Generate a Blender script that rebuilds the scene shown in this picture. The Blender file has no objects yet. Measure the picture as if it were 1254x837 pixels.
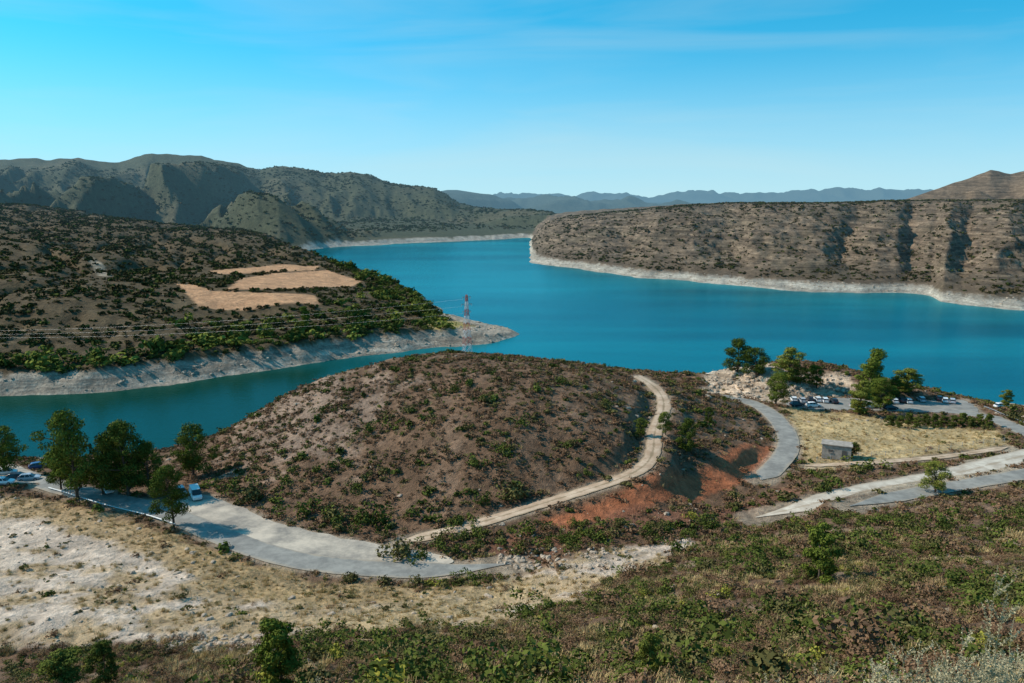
import bpy, math, random, time
import numpy as np
from mathutils import Vector, geometry
T0=time.time()
rng=np.random.default_rng(7); random.seed(7)
F=975.0; CX=627.0; CY=418.5; H=70.0
PIT=math.atan(178.5/F); CP,SP=math.cos(PIT),math.sin(PIT)
scene=bpy.context.scene
# ---------------------------------------------------------------- image pixel helpers (pixel column/row -> world)
def ray(u,v):
    a=(u-CX)/F; b=(CY-v)/F
    return a, CP+b*SP, -SP+b*CP
def PZ(u,v,z):
    x,y,k=ray(u,v); t=(z-H)/k; return (x*t,y*t,z)
def PD(u,v,d):
    x,y,k=ray(u,v); t=d/y; return (x*t,y*t,H+k*t)
# ---------------------------------------------------------------- noise
_p=rng.permutation(256); _p=np.concatenate([_p,_p]); _ga=rng.random(256)*2*math.pi
_gx,_gy=np.cos(_ga),np.sin(_ga)
def perlin(x,y,s=0):
    x=x+s*17.31; y=y+s*9.77
    xf=np.floor(x); yf=np.floor(y); xi=xf.astype(np.int64)&255; yi=yf.astype(np.int64)&255
    fx=x-xf; fy=y-yf; ux=fx*fx*fx*(fx*(fx*6-15)+10); uy=fy*fy*fy*(fy*(fy*6-15)+10)
    def g(i,j,dx,dy):
        h=_p[_p[i&255]+(j&255)]; return _gx[h]*dx+_gy[h]*dy
    a=g(xi,yi,fx,fy); b=g(xi+1,yi,fx-1,fy); c=g(xi,yi+1,fx,fy-1); d=g(xi+1,yi+1,fx-1,fy-1)
    return 1.5*((a+(b-a)*ux)+((c+(d-c)*ux)-(a+(b-a)*ux))*uy)
def fbm(x,y,sc,o=4,s=0):
    r=0;a=1.0;t=0
    for k in range(o):
        r=r+a*perlin(x/sc*2**k,y/sc*2**k,s+k); t+=a; a*=.5
    return r/t*1.4
def ridged(x,y,sc,o=4,s=0):
    r=0;a=1.0;t=0
    for k in range(o):
        r=r+a*(1-np.abs(perlin(x/sc*2**k,y/sc*2**k,s+k))*2); t+=a; a*=.5
    return r/t
def sst(a,b,x):
    t=np.clip((x-a)/(b-a),0,1); return t*t*(3-2*t)
# ---------------------------------------------------------------- spline surface
def tps_fit(P,lam=1e-3):
    P=np.array(P,float); X=P[:,:2]/100; n=len(X)
    d2=((X[:,None]-X[None])**2).sum(-1); K=np.where(d2>0,d2*np.log(d2+1e-12),0)+lam*np.eye(n)
    A=np.zeros((n+3,n+3)); A[:n,:n]=K; A[:n,n]=1; A[:n,n+1:]=X; A[n,:n]=1; A[n+1:,:n]=X.T
    w=np.linalg.solve(A,np.concatenate([P[:,2],[0,0,0]])); return X,w
def tps_eval(m,x,y):
    X,w=m; x=x/100;y=y/100; n=len(X); r=w[n]+w[n+1]*x+w[n+2]*y
    for i in range(n):
        d2=(x-X[i,0])**2+(y-X[i,1])**2+1e-12; r+=w[i]*d2*np.log(d2)
    return r
def poly_sd(poly,x,y):
    poly=np.array(poly)[:,:2]; n=len(poly); best=np.full(x.shape,1e18); ins=np.zeros(x.shape,bool)
    for i in range(n):
        ax,ay=poly[i]; bx,by=poly[(i+1)%n]; dx,dy=bx-ax,by-ay; L=dx*dx+dy*dy+1e-9
        t=np.clip(((x-ax)*dx+(y-ay)*dy)/L,0,1)
        best=np.minimum(best,(x-ax-t*dx)**2+(y-ay-t*dy)**2)
        if ay!=by:
            c=((ay>y)!=(by>y))&(x<(bx-ax)*(y-ay)/(by-ay)+ax); ins^=c
    d=np.sqrt(best); return np.where(ins,d,-d)
# ---------------------------------------------------------------- grid
NT=960; th=np.radians(np.linspace(-42,42,NT))
rad=np.concatenate([np.geomspace(1.2,30,70,endpoint=False),np.geomspace(30,330,520,endpoint=False),
    np.geomspace(330,1250,270,endpoint=False),np.geomspace(1250,12500,200)])
NR=len(rad)
TH,RR=np.meshgrid(th,rad,indexing='ij'); GX=RR*np.sin(TH); GY=RR*np.cos(TH)
GU=CX+F*np.tan(TH)/CP   # bearing as an image pixel column
def lookup(A,x,y):
    t=np.arctan2(x,y); r=np.hypot(x,y)
    ft=np.clip((t-th[0])/(th[1]-th[0]),0,NT-1.001); fr=np.clip(np.interp(r,rad,np.arange(NR)),0,NR-1.001)
    i=ft.astype(int); j=fr.astype(int); a=ft-i; b=fr-j
    return (A[i,j]*(1-a)+A[i+1,j]*a)*(1-b)+(A[i,j+1]*(1-a)+A[i+1,j+1]*a)*b
# ---- near land
near=[PZ(*p) for p in [(530,434,26),(450,447,23.5),(620,437,26),(700,447,24.5),(800,464,21),(860,480,16.5),(905,510,14.5),(932,540,12.5),
 (500,520,21.5),(500,580,17),(480,640,12.8),(620,520,23.5),(620,600,16.5),(350,540,15),(350,600,12.6),(260,548,8),(400,655,12),
 (330,501,11),(400,466,18),(760,520,22.5),(800,572,18),(720,600,16.5),(640,625,14.5),(560,650,13.2),(840,610,13.4),(900,548,15.3),(910,585,12.6),(700,640,14.2),
 (850,630,15),(760,655,15),(0,562,1.5),(60,562,1.5),(0,577,10),(50,590,11),(110,606,11.5),(230,628,12),(300,665,12),(370,688,12.2),(450,698,12.6),(540,700,13.2),(620,692,13.6),
 (200,575,5),(130,580,6),(250,605,11.5),(30,640,12),(30,700,13.5),(150,700,13.3),(30,770,17),(200,770,16.5),(400,760,16.5),(560,740,15.5),(700,720,17),(-200,700,14),(-200,600,11.5),
 (920,493,11),(945,508,11.5),(965,545,12),(935,583,12.5),(985,618,15),(1050,602,15),(1120,592,15),(1254,562,14.5),(1400,535,14),(1254,582,16),(1100,610,16),
 (1100,540,12),(1200,535,12),(1010,520,11.5),(1050,570,13),(1100,497,9.5),(1000,493,9.5),(1180,495,9.5),(1254,528,11),(1254,500,5.5),(1150,482,4.5),(1350,510,5),
 (950,488,9.2),(950,460,14),(890,457,12),(1030,463,13),(1020,478,10),(880,480,8.5)]]
near+=[PD(*p) for p in [(0,837,70),(0,800,86),(200,837,62),(200,795,84),(345,837,54),(400,790,80),(500,837,48),(560,780,78),(700,837,43),(700,770,73),(800,700,100),(880,650,128),
 (900,780,58),(900,837,36),(1050,837,29),(1254,837,23),(1254,760,47),(1254,700,72),(1100,700,80),(1000,700,84),(1000,640,120),(1100,650,108),(1254,620,122),(1254,600,138),(1100,770,52),(-200,837,72),(1450,700,70),(1450,600,140)]]
near+=[(-30,255,9),(0,258,13),(40,258,12),(-55,236,5),(62,250,10),(90,300,4),(0,0,68.3),(0,-25,78),(-8,8,62.5),(-12,20,54),(0,10,62),(0,20,55.3),(3,4.5,66.4),(12,10,63.5),(2,3,67),(4,7,64.6),(25,0,71),(-25,0,64),(-30,40,38),(80,20,66),(-80,20,45),(150,60,60),(-150,60,28),(10,15,59)]
near_shore=[PZ(u,v,0) for u,v in [(-500,600),(-300,578),(-100,566),(0,560),(60,557),(120,556),(190,552),(225,540),(258,527)]]+[(-62,250,0),(-40,272,0),(-10,286,0),(30,292,0),(58,290,0)]+[PZ(u,v,0) for u,v in [(862,478),(858,468),(866,456),(900,450),(960,448),(1040,456),(1090,462),(1130,467),(1180,472),(1254,478),(1500,495)]]+[(600,-100,0),(-600,-100,0)]
left_shore=[PZ(u,v,0) for u,v in [(-500,498),(-200,492),(0,487),(60,485),(130,481),(200,472),(260,463),(320,456),(400,443),(440,437),(500,429),(560,424),(600,420),(634,410),
 (622,403),(590,398),(560,394),(548,386),(532,374),(512,361),(490,354),(460,348),(440,341),(420,334),(395,327),(378,318),(368,309),(350,296),(0,291),(-500,291)]]
left=[PZ(*p) for p in [(-200,466,6),(0,462,6),(130,455,7),(200,441,7.5),(300,432,8),(400,418,8),(480,405,8),(560,404,5),(620,408,2),(400,395,9),(450,385,9),(510,388,6.5),(250,365,17),(350,372,15),(300,345,18.5),
 (430,345,12),(380,330,16),(480,358,9),(520,376,7)]]+[PD(*p) for p in [(0,430,305),(100,430,308),(0,400,330),(200,400,350),(100,400,340),(300,390,390),(100,350,425),(0,350,415),(200,330,540),(100,300,600),(0,300,540),
 (150,268,950),(0,248,950),(-200,245,950),(250,281,800),(340,301,700),(300,291,750),(-200,350,400),(-200,300,520),(0,256,1250),(250,290,1200),(40,275,720)]]
Z=np.full(GX.shape,-8.0); REG=np.zeros(GX.shape,int)
jn=int(np.searchsorted(rad,420)); j0=int(np.searchsorted(rad,250)); j1=int(np.searchsorted(rad,1500))
x=GX[:,:jn];y=GY[:,:jn]
wx=fbm(x,y,18,3,5)*2.5
sdn=poly_sd(near_shore,x,y)+wx*sst(120,200,RR[:,:jn])
zn=tps_eval(tps_fit(near,2e-4),x,y)
amp=sst(15,60,RR[:,:jn])
# the lookout knoll under the viewpoint
zk=68.35-.50*np.clip(y,0,6)-.61*np.clip(y-6,0,4)-.66*np.clip(y-10,0,60)+.06*fbm(x,y,2.5,3,14)
fk=1-sst(13,27,RR[:,:jn]); zn=zn*(1-fk)+zk*fk
zn=zn+amp*(fbm(x,y,26,3,11)*1.1+fbm(x,y,5,3,13)*0.32)
zn=np.where(sdn>0,np.where(sdn>50,zn,np.minimum(zn,0.5*sdn)),np.maximum(sdn*.4,-8)); zn=np.maximum(zn,-8)
Z[:,:jn]=zn; REG[:,:jn]=np.where(zn>-8,1,0)
x=GX[:,j0:j1];y=GY[:,j0:j1]
sdl=poly_sd(left_shore,x,y)+fbm(x,y,30,3,21)*5
zl=tps_eval(tps_fit(left,5e-4),x,y)
gul=1-np.abs(fbm(x+y*.3,y*.6,75,3,29))*2.2
cultivated=1-.93*sst(1.25,.8,np.sqrt(((x+150)/95)**2+((y-490)/130)**2))
zl=zl+((fbm(x,y,70,4,23)*4.0-np.clip(gul,0,1)**3*6)*sst(15,90,sdl)+fbm(x,y,12,3,24)*.8)*cultivated
zl=np.where(sdl>0,np.minimum(zl,.55*sdl+.15*fbm(x,y,9,2,3)*sdl),np.maximum(sdl*.3,-8))
m=zl>Z[:,j0:j1]; Z[:,j0:j1]=np.where(m,zl,Z[:,j0:j1]); REG[:,j0:j1]=np.where(m,2,REG[:,j0:j1])
# ---- far systems
def vz(v,d): return H+(240-v)/F*d
def tab(t): a=np.array(t,float); return a[:,0],a[:,1]
jf=int(np.searchsorted(rad,430)); x=GX[:,jf:];y=GY[:,jf:];r=RR[:,jf:]*np.cos(TH[:,jf:]); u=GU[:,jf:]
def put(z,reg):
    m=z>Z[:,jf:]; Z[:,jf:]=np.where(m,z,Z[:,jf:]); REG[:,jf:]=np.where(m,reg,REG[:,jf:])
# left mountains
a,b=tab([(-400,205),(-100,198),(0,197),(45,196),(60,198),(100,195),(125,200),(150,201),(175,193),(190,190),(215,192),(250,193),(275,199),(290,202),(320,209),(340,205),(355,206),(400,213),(430,212),(455,217),(480,225),(520,230),(532,231),(545,238),(562,249),(580,254),(620,257),(660,258),(675,260),(690,266),(712,292),(730,300)])
vc=np.interp(u,a,b); a,b=tab([(-400,2300),(250,2250),(430,2100),(545,1950),(620,1750),(700,1600)]); dc=np.interp(u,a,b)
a,b=tab([(-400,900),(340,940),(365,1020),(400,1100),(470,1175),(520,1215),(600,1290),(650,1360),(715,1390)]); ds=np.interp(u,a,b)+fbm(x,y,120,3,31)*25
zc=vz(vc,dc); t=(r-ds)/(dc-ds)
tt=np.clip(t,0,1)
prof=np.where(t<1,0.36*tt+0.64*tt**2,1-0.25*np.clip(t-1,0,2))
env=np.clip(6.0*tt*(1-tt)**1.6,0,1)
wxx=x+fbm(x,y,260,3,2)*60
rg=ridged(wxx+y*.30,y*0.24,330,4,33)
za=zc*prof+env*((rg-.50)*np.clip(zc,35,190)*1.25)+sst(0,.1,tt)*fbm(x,y,60,3,36)*4
za=np.maximum(za,zc*prof*.33+6*sst(0,.03,tt))
za=np.minimum(za,zc*(.25+.75*tt**.8)*1.0+6)
za=np.where(t>0,np.minimum(za,(r-ds)*.45),(r-ds)*.1)
sdA=np.full(GX.shape,999.); sdA[:,jf:]=r-ds
za=np.where(u>715,np.minimum(za,6),za)
put(np.where((t<2.2),za,-8),3)
def ridge(tabv,d0,dcrest,reg,seed,sc,am,width=1.0,base=8):
    a,b=tab(tabv); vc=np.interp(u,a,b); zc=vz(vc,dcrest); t=(r-d0)/(dcrest-d0); tt=np.clip(t,0,1)
    fade=sst(a[0]-5,a[0]+40,u)*sst(a[-1]+5,a[-1]-40,u)
    p=np.where(t<1,tt**1.1,1-.3*np.clip(t-1,0,2)/width)
    z=base+(zc-base)*p*fade+np.clip(4*tt*(1-tt),0,1)*(ridged(x,y*.6,sc,4,seed)-.5)*am*fade
    put(np.where((t>0)&(t<3)&(zc>base+2)&(fade>.02),z,-8),reg)
base=np.where(r>1480,np.maximum(7+fbm(x,y,400,3,41)*5,2),-8); put(base,4)
ridge([(440,250),(520,238),(548,233),(560,233),(600,239),(625,246),(640,254),(700,262),(760,275)],2300,3400,4,43,600,90)
ridge([(560,256),(620,246),(640,245),(680,245),(700,248),(740,246),(770,247),(800,250),(830,252),(850,254),(950,255),(1100,255)],2600,4200,4,44,600,110)
ridge([(-460,250),(400,250),(620,243),(680,243),(700,246),(720,242),(760,244),(805,246),(830,241),(850,237),(862,237),(880,240),(930,243),(980,237),(1000,236),(1030,233),(1060,234),(1090,232),(1120,235),(1160,238),(1500,238)],4800,8200,5,47,900,190)
ridge([(1020,262),(1060,252),(1110,244),(1140,234),(1165,225),(1185,219),(1210,209),(1235,214),(1254,210),(1300,203),(1560,200)],950,1500,6,51,200,60)
# right table hill
a,b=tab([(640,319),(660,322),(700,327),(750,334),(800,340),(850,344),(900,348),(950,353),(1000,356),(1060,358),(1120,358),(1150,360),(1165,369),(1200,373),(1254,378),(1400,386),(1600,395)])
ds=70*F/(np.interp(u,a,b)-240)+fbm(x,y,40,3,61)*9
a,b=tab([(640,316),(650,299),(660,284),(672,273),(690,268),(720,264),(780,259),(850,252),(900,250),(1000,250),(1100,247),(1254,246),(1500,244)])
vc=np.interp(u+fbm(x,y,30,2,66)*2,a,b); 
s=(u+fbm(x,y,90,3,63)*14)
rib=np.interp(s,[640,670,735,770,800,850,885,905,925,960,1000,1020,1045,1075,1105,1120,1140,1165,1190,1215,1240,1280,1330,1400,1450],
                [0,0,.15,.8,.0,.1,.75,.9,.0,.15,.1,.3,1.,.15,.1,.8,.2,.0,.9,.4,.0,.9,0,.9,0])
rib=rib+np.abs(fbm(x,y,26,3,64))*.5
wdt=262.0; t=(r-ds-rib*56*sst(0,130,r-ds))/wdt; tt=np.clip(t,0,1)
zc=vz(vc,ds+wdt+30)
prof=np.where(t<1,tt*(1.35-.35*tt),1.0)
zr=zc*prof
q=zr/3.4; zr=zr*.66+.34*3.4*(np.floor(q)+sst(.3,.7,q-np.floor(q)))   # strata benches
zr=zr+fbm(x,y,22,3,67)*1.5*sst(5,25,zr)
zr=np.where(r>ds+900,zr-(r-ds-900)*.12,zr)-np.clip(r-ds-wdt-60,0,900)*.006
zr=np.where(r>ds,np.minimum(zr,(r-ds)*.55),(r-ds)*.1)
zr=np.where(u<641,-8,zr)
put(zr,7)
Z=np.maximum(Z,-8)
print('terrain',time.time()-T0)
# ---------------------------------------------------------------- raycast image pixel sightlines onto terrain
def hit(u,v,rmin=3):
    dx,dy,dz=ray(u,v); k=math.hypot(dx,dy)
    rs=rad[rad>rmin]; xs=dx/k*rs; ys=dy/k*rs; zs=H+dz/k*rs
    h=np.maximum(lookup(Z,xs,ys),0); b=np.nonzero(h>=zs)[0]
    i=b[0] if len(b) else len(rs)-1
    if i==0: return np.array([xs[0],ys[0],h[0]])
    e0=zs[i-1]-h[i-1]; e1=zs[i]-h[i]; f=e0/(e0-e1+1e-9); rr=rs[i-1]+(rs[i]-rs[i-1])*f
    X,Y=dx/k*rr,dy/k*rr; return np.array([X,Y,float(lookup(Z,np.array([X]),np.array([Y]))[0])])
def hits(L,rmin=30): return np.array([hit(a,b,rmin) for a,b in L])
def smooth_line(P,step=1.5,it=6):
    P=np.array(P); d=np.concatenate([[0],np.cumsum(np.hypot(*(np.diff(P[:,:2],axis=0).T)))])
    n=max(4,int(d[-1]/step)); s=np.linspace(0,d[-1],n); Q=np.stack([np.interp(s,d,P[:,k]) for k in range(3)],1)
    for _ in range(it*4):
        Q[1:-1]=.25*Q[:-2]+.5*Q[1:-1]+.25*Q[2:]
    for _ in range(40): Q[1:-1,2]=.25*Q[:-2,2]+.5*Q[1:-1,2]+.25*Q[2:,2]
    return Q
roads=[ # name, line, width, material, taper at start/end
 ('asphalt_road',[(-160,552),(-60,566),(0,577),(50,590),(110,606),(170,620),(230,636),(300,668),(370,690),(450,699),(540,700),(626,690)],5.5,'asph',(0,14)),
 ('asphalt_road',[(885,486),(920,492),(945,506),(963,528),(968,548),(955,566),(932,588)],5.0,'asph',(0,4)),
 ('gravel_road',[(925,634),(985,618),(1050,602),(1120,592),(1180,578),(1254,558),(1400,528)],6.0,'gravel',(14,0)),
 ('asphalt_road',[(1040,620),(1110,607),(1170,596),(1254,580),(1400,555)],4.5,'asph',(14,0)),
 ('asphalt_road',[(1120,498),(1165,499),(1205,508),(1254,528),(1330,560)],6.0,'asph',(0,0)),
 ('dirt_track',[(490,664),(560,650),(640,625),(720,600),(785,579),(803,560),(799,530),(815,500),(812,485),(795,466),(780,461)],3.2,'track',(3,0)),
 ('dirt_track',[(985,571),(1060,567),(1150,561),(1235,548)],2.2,'track',(3,3))]
RD=np.full(GX.shape,1e3)
sub=slice(0,int(np.searchsorted(rad,380)))
lines=[]
for nm,px,w,mt,tp in roads:
    Q=smooth_line(hits(px)); lines.append(Q)
def flatten(Q,w,fall=4.0,drop=.10):
    x=GX[:,sub];y=GY[:,sub]; z=Z[:,sub]
    m=(x>Q[:,0].min()-w-fall)&(x<Q[:,0].max()+w+fall)&(y>Q[:,1].min()-w-fall)&(y<Q[:,1].max()+w+fall)
    xs=x[m];ys=y[m]; best=np.full(xs.shape,1e9); bz=np.zeros(xs.shape)
    for i in range(len(Q)-1):
        ax,ay,az=Q[i];dx,dy,dz=Q[i+1]-Q[i];L=dx*dx+dy*dy+1e-9
        t=np.clip(((xs-ax)*dx+(ys-ay)*dy)/L,0,1); d=(xs-ax-t*dx)**2+(ys-ay-t*dy)**2
        k=d<best; best[k]=d[k]; bz[k]=(az+t*dz)[k]
    d=np.sqrt(best); f=1-sst(w/2+1.0,w/2+1.0+fall,d)
    zz=z[m]; z[m]=zz*(1-f)+(bz-drop)*f; Z[:,sub]=z
    rr=RD[:,sub]; rr[m]=np.minimum(rr[m],d-w/2); RD[:,sub]=rr
def plane_fit(P):
    A=np.c_[P[:,0],P[:,1],np.ones(len(P))]; return np.linalg.lstsq(A,P[:,2],rcond=None)[0]
aprons=[('gravel_apron',[(205,616),(235,606),(262,606),(300,624),(350,648),(420,661),(500,672),(548,679),(555,690),(470,702),(380,699),(300,678),(240,647)],'apron'),
        ('parking_lot',[(958,495),(990,488),(1040,487),(1090,489),(1185,491),(1205,506),(1130,506),(1050,503),(985,502)],'asph'),
        ('parking_lot',[(-60,572),(0,566),(50,578),(60,590),(20,596),(-60,590)],'apron')]
apr=[]
for nm,px,mt in aprons:
    P=hits(px); c=plane_fit(P)
    P[:,2]=c[0]*P[:,0]+c[1]*P[:,1]+c[2]
    x=GX[:,sub];y=GY[:,sub]; sd=poly_sd(P,x,y); f=sst(-5,-.8,sd)
    Z[:,sub]=Z[:,sub]*(1-f)+(c[0]*x+c[1]*y+c[2]-.1)*f
    RD[:,sub]=np.minimum(RD[:,sub],-sd); apr.append((P,c))
for Q in lines: # blend the roads into apron planes
    for P,c in apr:
        sd=poly_sd(P,Q[:,0],Q[:,1]); f=sst(-6,-1,sd); Q[:,2]=Q[:,2]*(1-f)+(c[0]*Q[:,0]+c[1]*Q[:,1]+c[2])*f
for (nm,px,w,mt,tp),Q in zip(roads,lines): flatten(Q,w)
for P,c in apr:
    x=GX[:,sub];y=GY[:,sub]; sd=poly_sd(P,x,y); f=sst(-3,-.8,sd); Z[:,sub]=Z[:,sub]*(1-f)+(c[0]*x+c[1]*y+c[2]-.1)*f
# ---------------------------------------------------------------- materials
def newmat(n):
    m=bpy.data.materials.new(n); m.use_nodes=True; nt=m.node_tree; return m,nt,nt.nodes,nt.links,nt.nodes['Principled BSDF']
def simple(n,col,rough=.8,metal=0,nscale=0,namt=.25,spec=.3):
    m,nt,N,L,B=newmat(n); B.inputs['Roughness'].default_value=rough; B.inputs['Metallic'].default_value=metal; B.inputs['Specular IOR Level'].default_value=spec
    if nscale:
        tc=N.new('ShaderNodeTexCoord'); no=N.new('ShaderNodeTexNoise'); no.inputs['Scale'].default_value=nscale; no.inputs['Detail'].default_value=6
        L.new(tc.outputs['Object'],no.inputs['Vector']); cr=N.new('ShaderNodeValToRGB')
        cr.color_ramp.elements[0].position=.3; cr.color_ramp.elements[1].position=.7
        cr.color_ramp.elements[0].color=[c*(1-namt) for c in col]+[1]; cr.color_ramp.elements[1].color=[min(1,c*(1+namt)) for c in col]+[1]
        L.new(no.outputs['Fac'],cr.inputs[0]); L.new(cr.outputs[0],B.inputs['Base Color'])
    else: B.inputs['Base Color'].default_value=(*col,1)
    return m
M={}
def road_mat(n,c1,c2,stripe=None,sc=.35):
    m,nt,N,L,B=newmat(n); B.inputs['Roughness'].default_value=.9; B.inputs['Specular IOR Level'].default_value=.1
    tc=N.new('ShaderNodeTexCoord'); a=N.new('ShaderNodeTexNoise'); a.inputs['Scale'].default_value=sc; a.inputs['Detail'].default_value=9; a.inputs['Roughness'].default_value=.72
    L.new(tc.outputs['Object'],a.inputs['Vector']); cr=N.new('ShaderNodeValToRGB'); cr.color_ramp.elements[0].position=.4; cr.color_ramp.elements[1].position=.61
    cr.color_ramp.elements[0].color=(*c1,1); cr.color_ramp.elements[1].color=(*c2,1); L.new(a.outputs['Fac'],cr.inputs[0])
    out=cr.outputs[0]
    if stripe:
        at=N.new('ShaderNodeAttribute'); at.attribute_name='across'; mx=N.new('ShaderNodeMix'); mx.data_type='RGBA'
        ad=N.new('ShaderNodeMath'); ad.operation='ADD'; sb=N.new('ShaderNodeMath'); sb.operation='MULTIPLY_ADD'; sb.inputs[1].default_value=.9; sb.inputs[2].default_value=-.45
        L.new(a.outputs['Fac'],sb.inputs[0]); L.new(at.outputs['Fac'],ad.inputs[0]); L.new(sb.outputs[0],ad.inputs[1])
        c3=N.new('ShaderNodeValToRGB'); e=c3.color_ramp.elements; e[0].position=.0; e[0].color=(.9,.9,.9,1); e[1].position=.2; e[1].color=(0,0,0,1)
        k=e.new(.75); k.color=(0,0,0,1); k=e.new(1.0); k.color=(.9,.9,.9,1)
        L.new(ad.outputs[0],c3.inputs[0]); L.new(c3.outputs[0],mx.inputs[0]); L.new(out,mx.inputs[6]); mx.inputs[7].default_value=(*stripe,1); out=mx.outputs[2]
    L.new(out,B.inputs['Base Color']); return m
M['asph']=road_mat('asphalt',(.21,.195,.175),(.32,.295,.26),(.37,.295,.22))
M['apron']=road_mat('compacted_gravel',(.24,.21,.18),(.56,.46,.36),None,.13)
M['gravel']=road_mat('pale_gravel',(.42,.34,.265),(.62,.53,.43),(.38,.29,.21))
M['track']=road_mat('track_dirt',(.40,.27,.18),(.58,.43,.31),(.25,.18,.11))
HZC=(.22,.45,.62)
def painted_haze(N,L,shader,fac):  # airlight painted in: blue emission mixed over the surface shader
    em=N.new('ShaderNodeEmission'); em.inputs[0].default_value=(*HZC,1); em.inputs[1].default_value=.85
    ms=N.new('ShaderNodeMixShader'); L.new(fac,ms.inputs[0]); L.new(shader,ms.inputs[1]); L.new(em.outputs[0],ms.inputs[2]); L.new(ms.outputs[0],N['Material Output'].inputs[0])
# terrain material
m,nt,N,L,B=newmat('terrain_soil'); M['terrain']=m; B.inputs['Roughness'].default_value=.95; B.inputs['Specular IOR Level'].default_value=.1
tc=N.new('ShaderNodeTexCoord'); at=N.new('ShaderNodeAttribute'); at.attribute_name='Col'; hz=N.new('ShaderNodeAttribute'); hz.attribute_name='haze'; st=N.new('ShaderNodeAttribute'); st.attribute_name='strata'
n1=N.new('ShaderNodeTexNoise'); n1.inputs['Scale'].default_value=.8; n1.inputs['Detail'].default_value=9; n1.inputs['Roughness'].default_value=.7
n2=N.new('ShaderNodeTexNoise'); n2.inputs['Scale'].default_value=.12; n2.inputs['Detail'].default_value=8; n2.inputs['Roughness'].default_value=.72
L.new(tc.outputs['Object'],n1.inputs['Vector']); L.new(tc.outputs['Object'],n2.inputs['Vector'])
def mr(src,a,b,c,d):
    k=N.new('ShaderNodeMapRange'); k.inputs[1].default_value=a;k.inputs[2].default_value=b;k.inputs[3].default_value=c;k.inputs[4].default_value=d; L.new(src,k.inputs[0]); return k.outputs[0]
def math_(op,a,b):
    k=N.new('ShaderNodeMath'); k.operation=op
    for i,s in enumerate((a,b)):
        if isinstance(s,(int,float)): k.inputs[i].default_value=s
        else: L.new(s,k.inputs[i])
    return k.outputs[0]
f1=mr(n1.outputs['Fac'],.3,.7,.6,1.38); f2=mr(n2.outputs['Fac'],.3,.7,.62,1.34)
sx=N.new('ShaderNodeSeparateXYZ'); L.new(tc.outputs['Object'],sx.inputs[0]); cx=N.new('ShaderNodeCombineXYZ')
L.new(math_('MULTIPLY',sx.outputs[0],.02),cx.inputs[0]); L.new(math_('MULTIPLY',sx.outputs[1],.02),cx.inputs[1]); L.new(math_('MULTIPLY',sx.outputs[2],.38),cx.inputs[2])
n3=N.new('ShaderNodeTexNoise'); n3.inputs['Scale'].default_value=1.; n3.inputs['Detail'].default_value=6; n3.inputs['Roughness'].default_value=.8; L.new(cx.outputs[0],n3.inputs['Vector'])
f3=mr(n3.outputs['Fac'],.40,.64,.6,2.2)
f3=math_('ADD',math_('MULTIPLY',math_('SUBTRACT',f3,1.0),st.outputs['Fac']),1.0)
ff=math_('MULTIPLY',math_('MULTIPLY',f1,f2),f3)
vm=N.new('ShaderNodeVectorMath'); vm.operation='SCALE'; L.new(at.outputs['Color'],vm.inputs[0]); L.new(ff,vm.inputs['Scale']); L.new(vm.outputs[0],B.inputs['Base Color'])
bp=N.new('ShaderNodeBump'); bp.inputs['Strength'].default_value=.8; bp.inputs['Distance'].default_value=.35; L.new(n1.outputs['Fac'],bp.inputs['Height'])
bp2=N.new('ShaderNodeBump'); bp2.inputs['Strength'].default_value=.8; bp2.inputs['Distance'].default_value=3.0; L.new(n2.outputs['Fac'],bp2.inputs['Height']); L.new(bp.outputs[0],bp2.inputs['Normal']); L.new(bp2.outputs[0],B.inputs['Normal'])
painted_haze(N,L,B.outputs[0],hz.outputs['Fac'])
# ---------------------------------------------------------------- terrain colour
def C(*c): return np.array(c)
col=np.zeros(GX.shape+(3,)); strata=np.zeros(GX.shape)
na=fbm(GX,GY,9,4,71); nb=fbm(GX,GY,45,4,72); nc=fbm(GX,GY,3.0,3,73)
def mix(mask,c): 
    global col
    col=col*(1-mask[...,None])+np.asarray(c)*mask[...,None]
mix(np.ones(GX.shape),C(.175,.102,.062))
mix(sst(-.05,.6,na+nb*.4)*.42*(REG==1),C(.31,.195,.13)); 
dry=lambda px,soft=3,nz=3,rmin=30: sst(-soft,soft,poly_sd(hits(px,rmin),GX,GY)+na*nz+nc*nz*.4)
mix(sst(.15,.5,fbm(GX,GY,11,3,77))*(REG==1)*sst(130,115,RR)*.6,C(.40,.29,.19))
w=dry([(-300,618),(0,607),(120,626),(230,672),(300,700),(400,720),(560,722),(620,708),(700,690),(840,655),(855,672),(770,705),(700,738),(620,765),(400,775),(300,790),(0,793),(-300,800)],2,3)
WH=w*(REG==1)
mix(WH,C(.60,.46,.355))
gz=WH*sst(.0,.36,na*.8+nb*.7+.14)
mix(gz*.85,C(.43,.29,.155))
g2=dry([(0,606),(120,622),(240,668),(400,715),(620,712),(610,730),(400,745),(250,715),(100,650),(0,628)],1.5,2.5)*(REG==1); mix(g2*.85,C(.45,.295,.145)); 
g3=dry([(400,760),(520,735),(620,705),(640,720),(560,765),(460,785)],2,3)*(REG==1); mix(g3*.8,C(.50,.35,.19))
mix(dry([(330,470),(440,455),(480,500),(420,560),(300,580),(290,540)],6,14)*.4*(REG==1),C(.42,.30,.23))
g=dry([(955,498),(1060,510),(1225,528),(1240,545),(1060,568),(990,578),(978,548),(972,520)],1.5,1.5); mix(g*(REG==1),C(.52,.365,.185)); GR=g
mix(dry([(1045,607),(1130,583),(1254,545),(1254,580),(1140,592)],1,2)*(REG==1)*.8,C(.50,.39,.28))
red=dry([(660,640),(700,624),(760,604),(830,580),(880,560),(925,541),(948,548),(938,582),(880,602),(830,616),(760,636),(690,648)],1,1.5)*(REG==1); mix(red*.97,C(.36,.125,.058))
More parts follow.
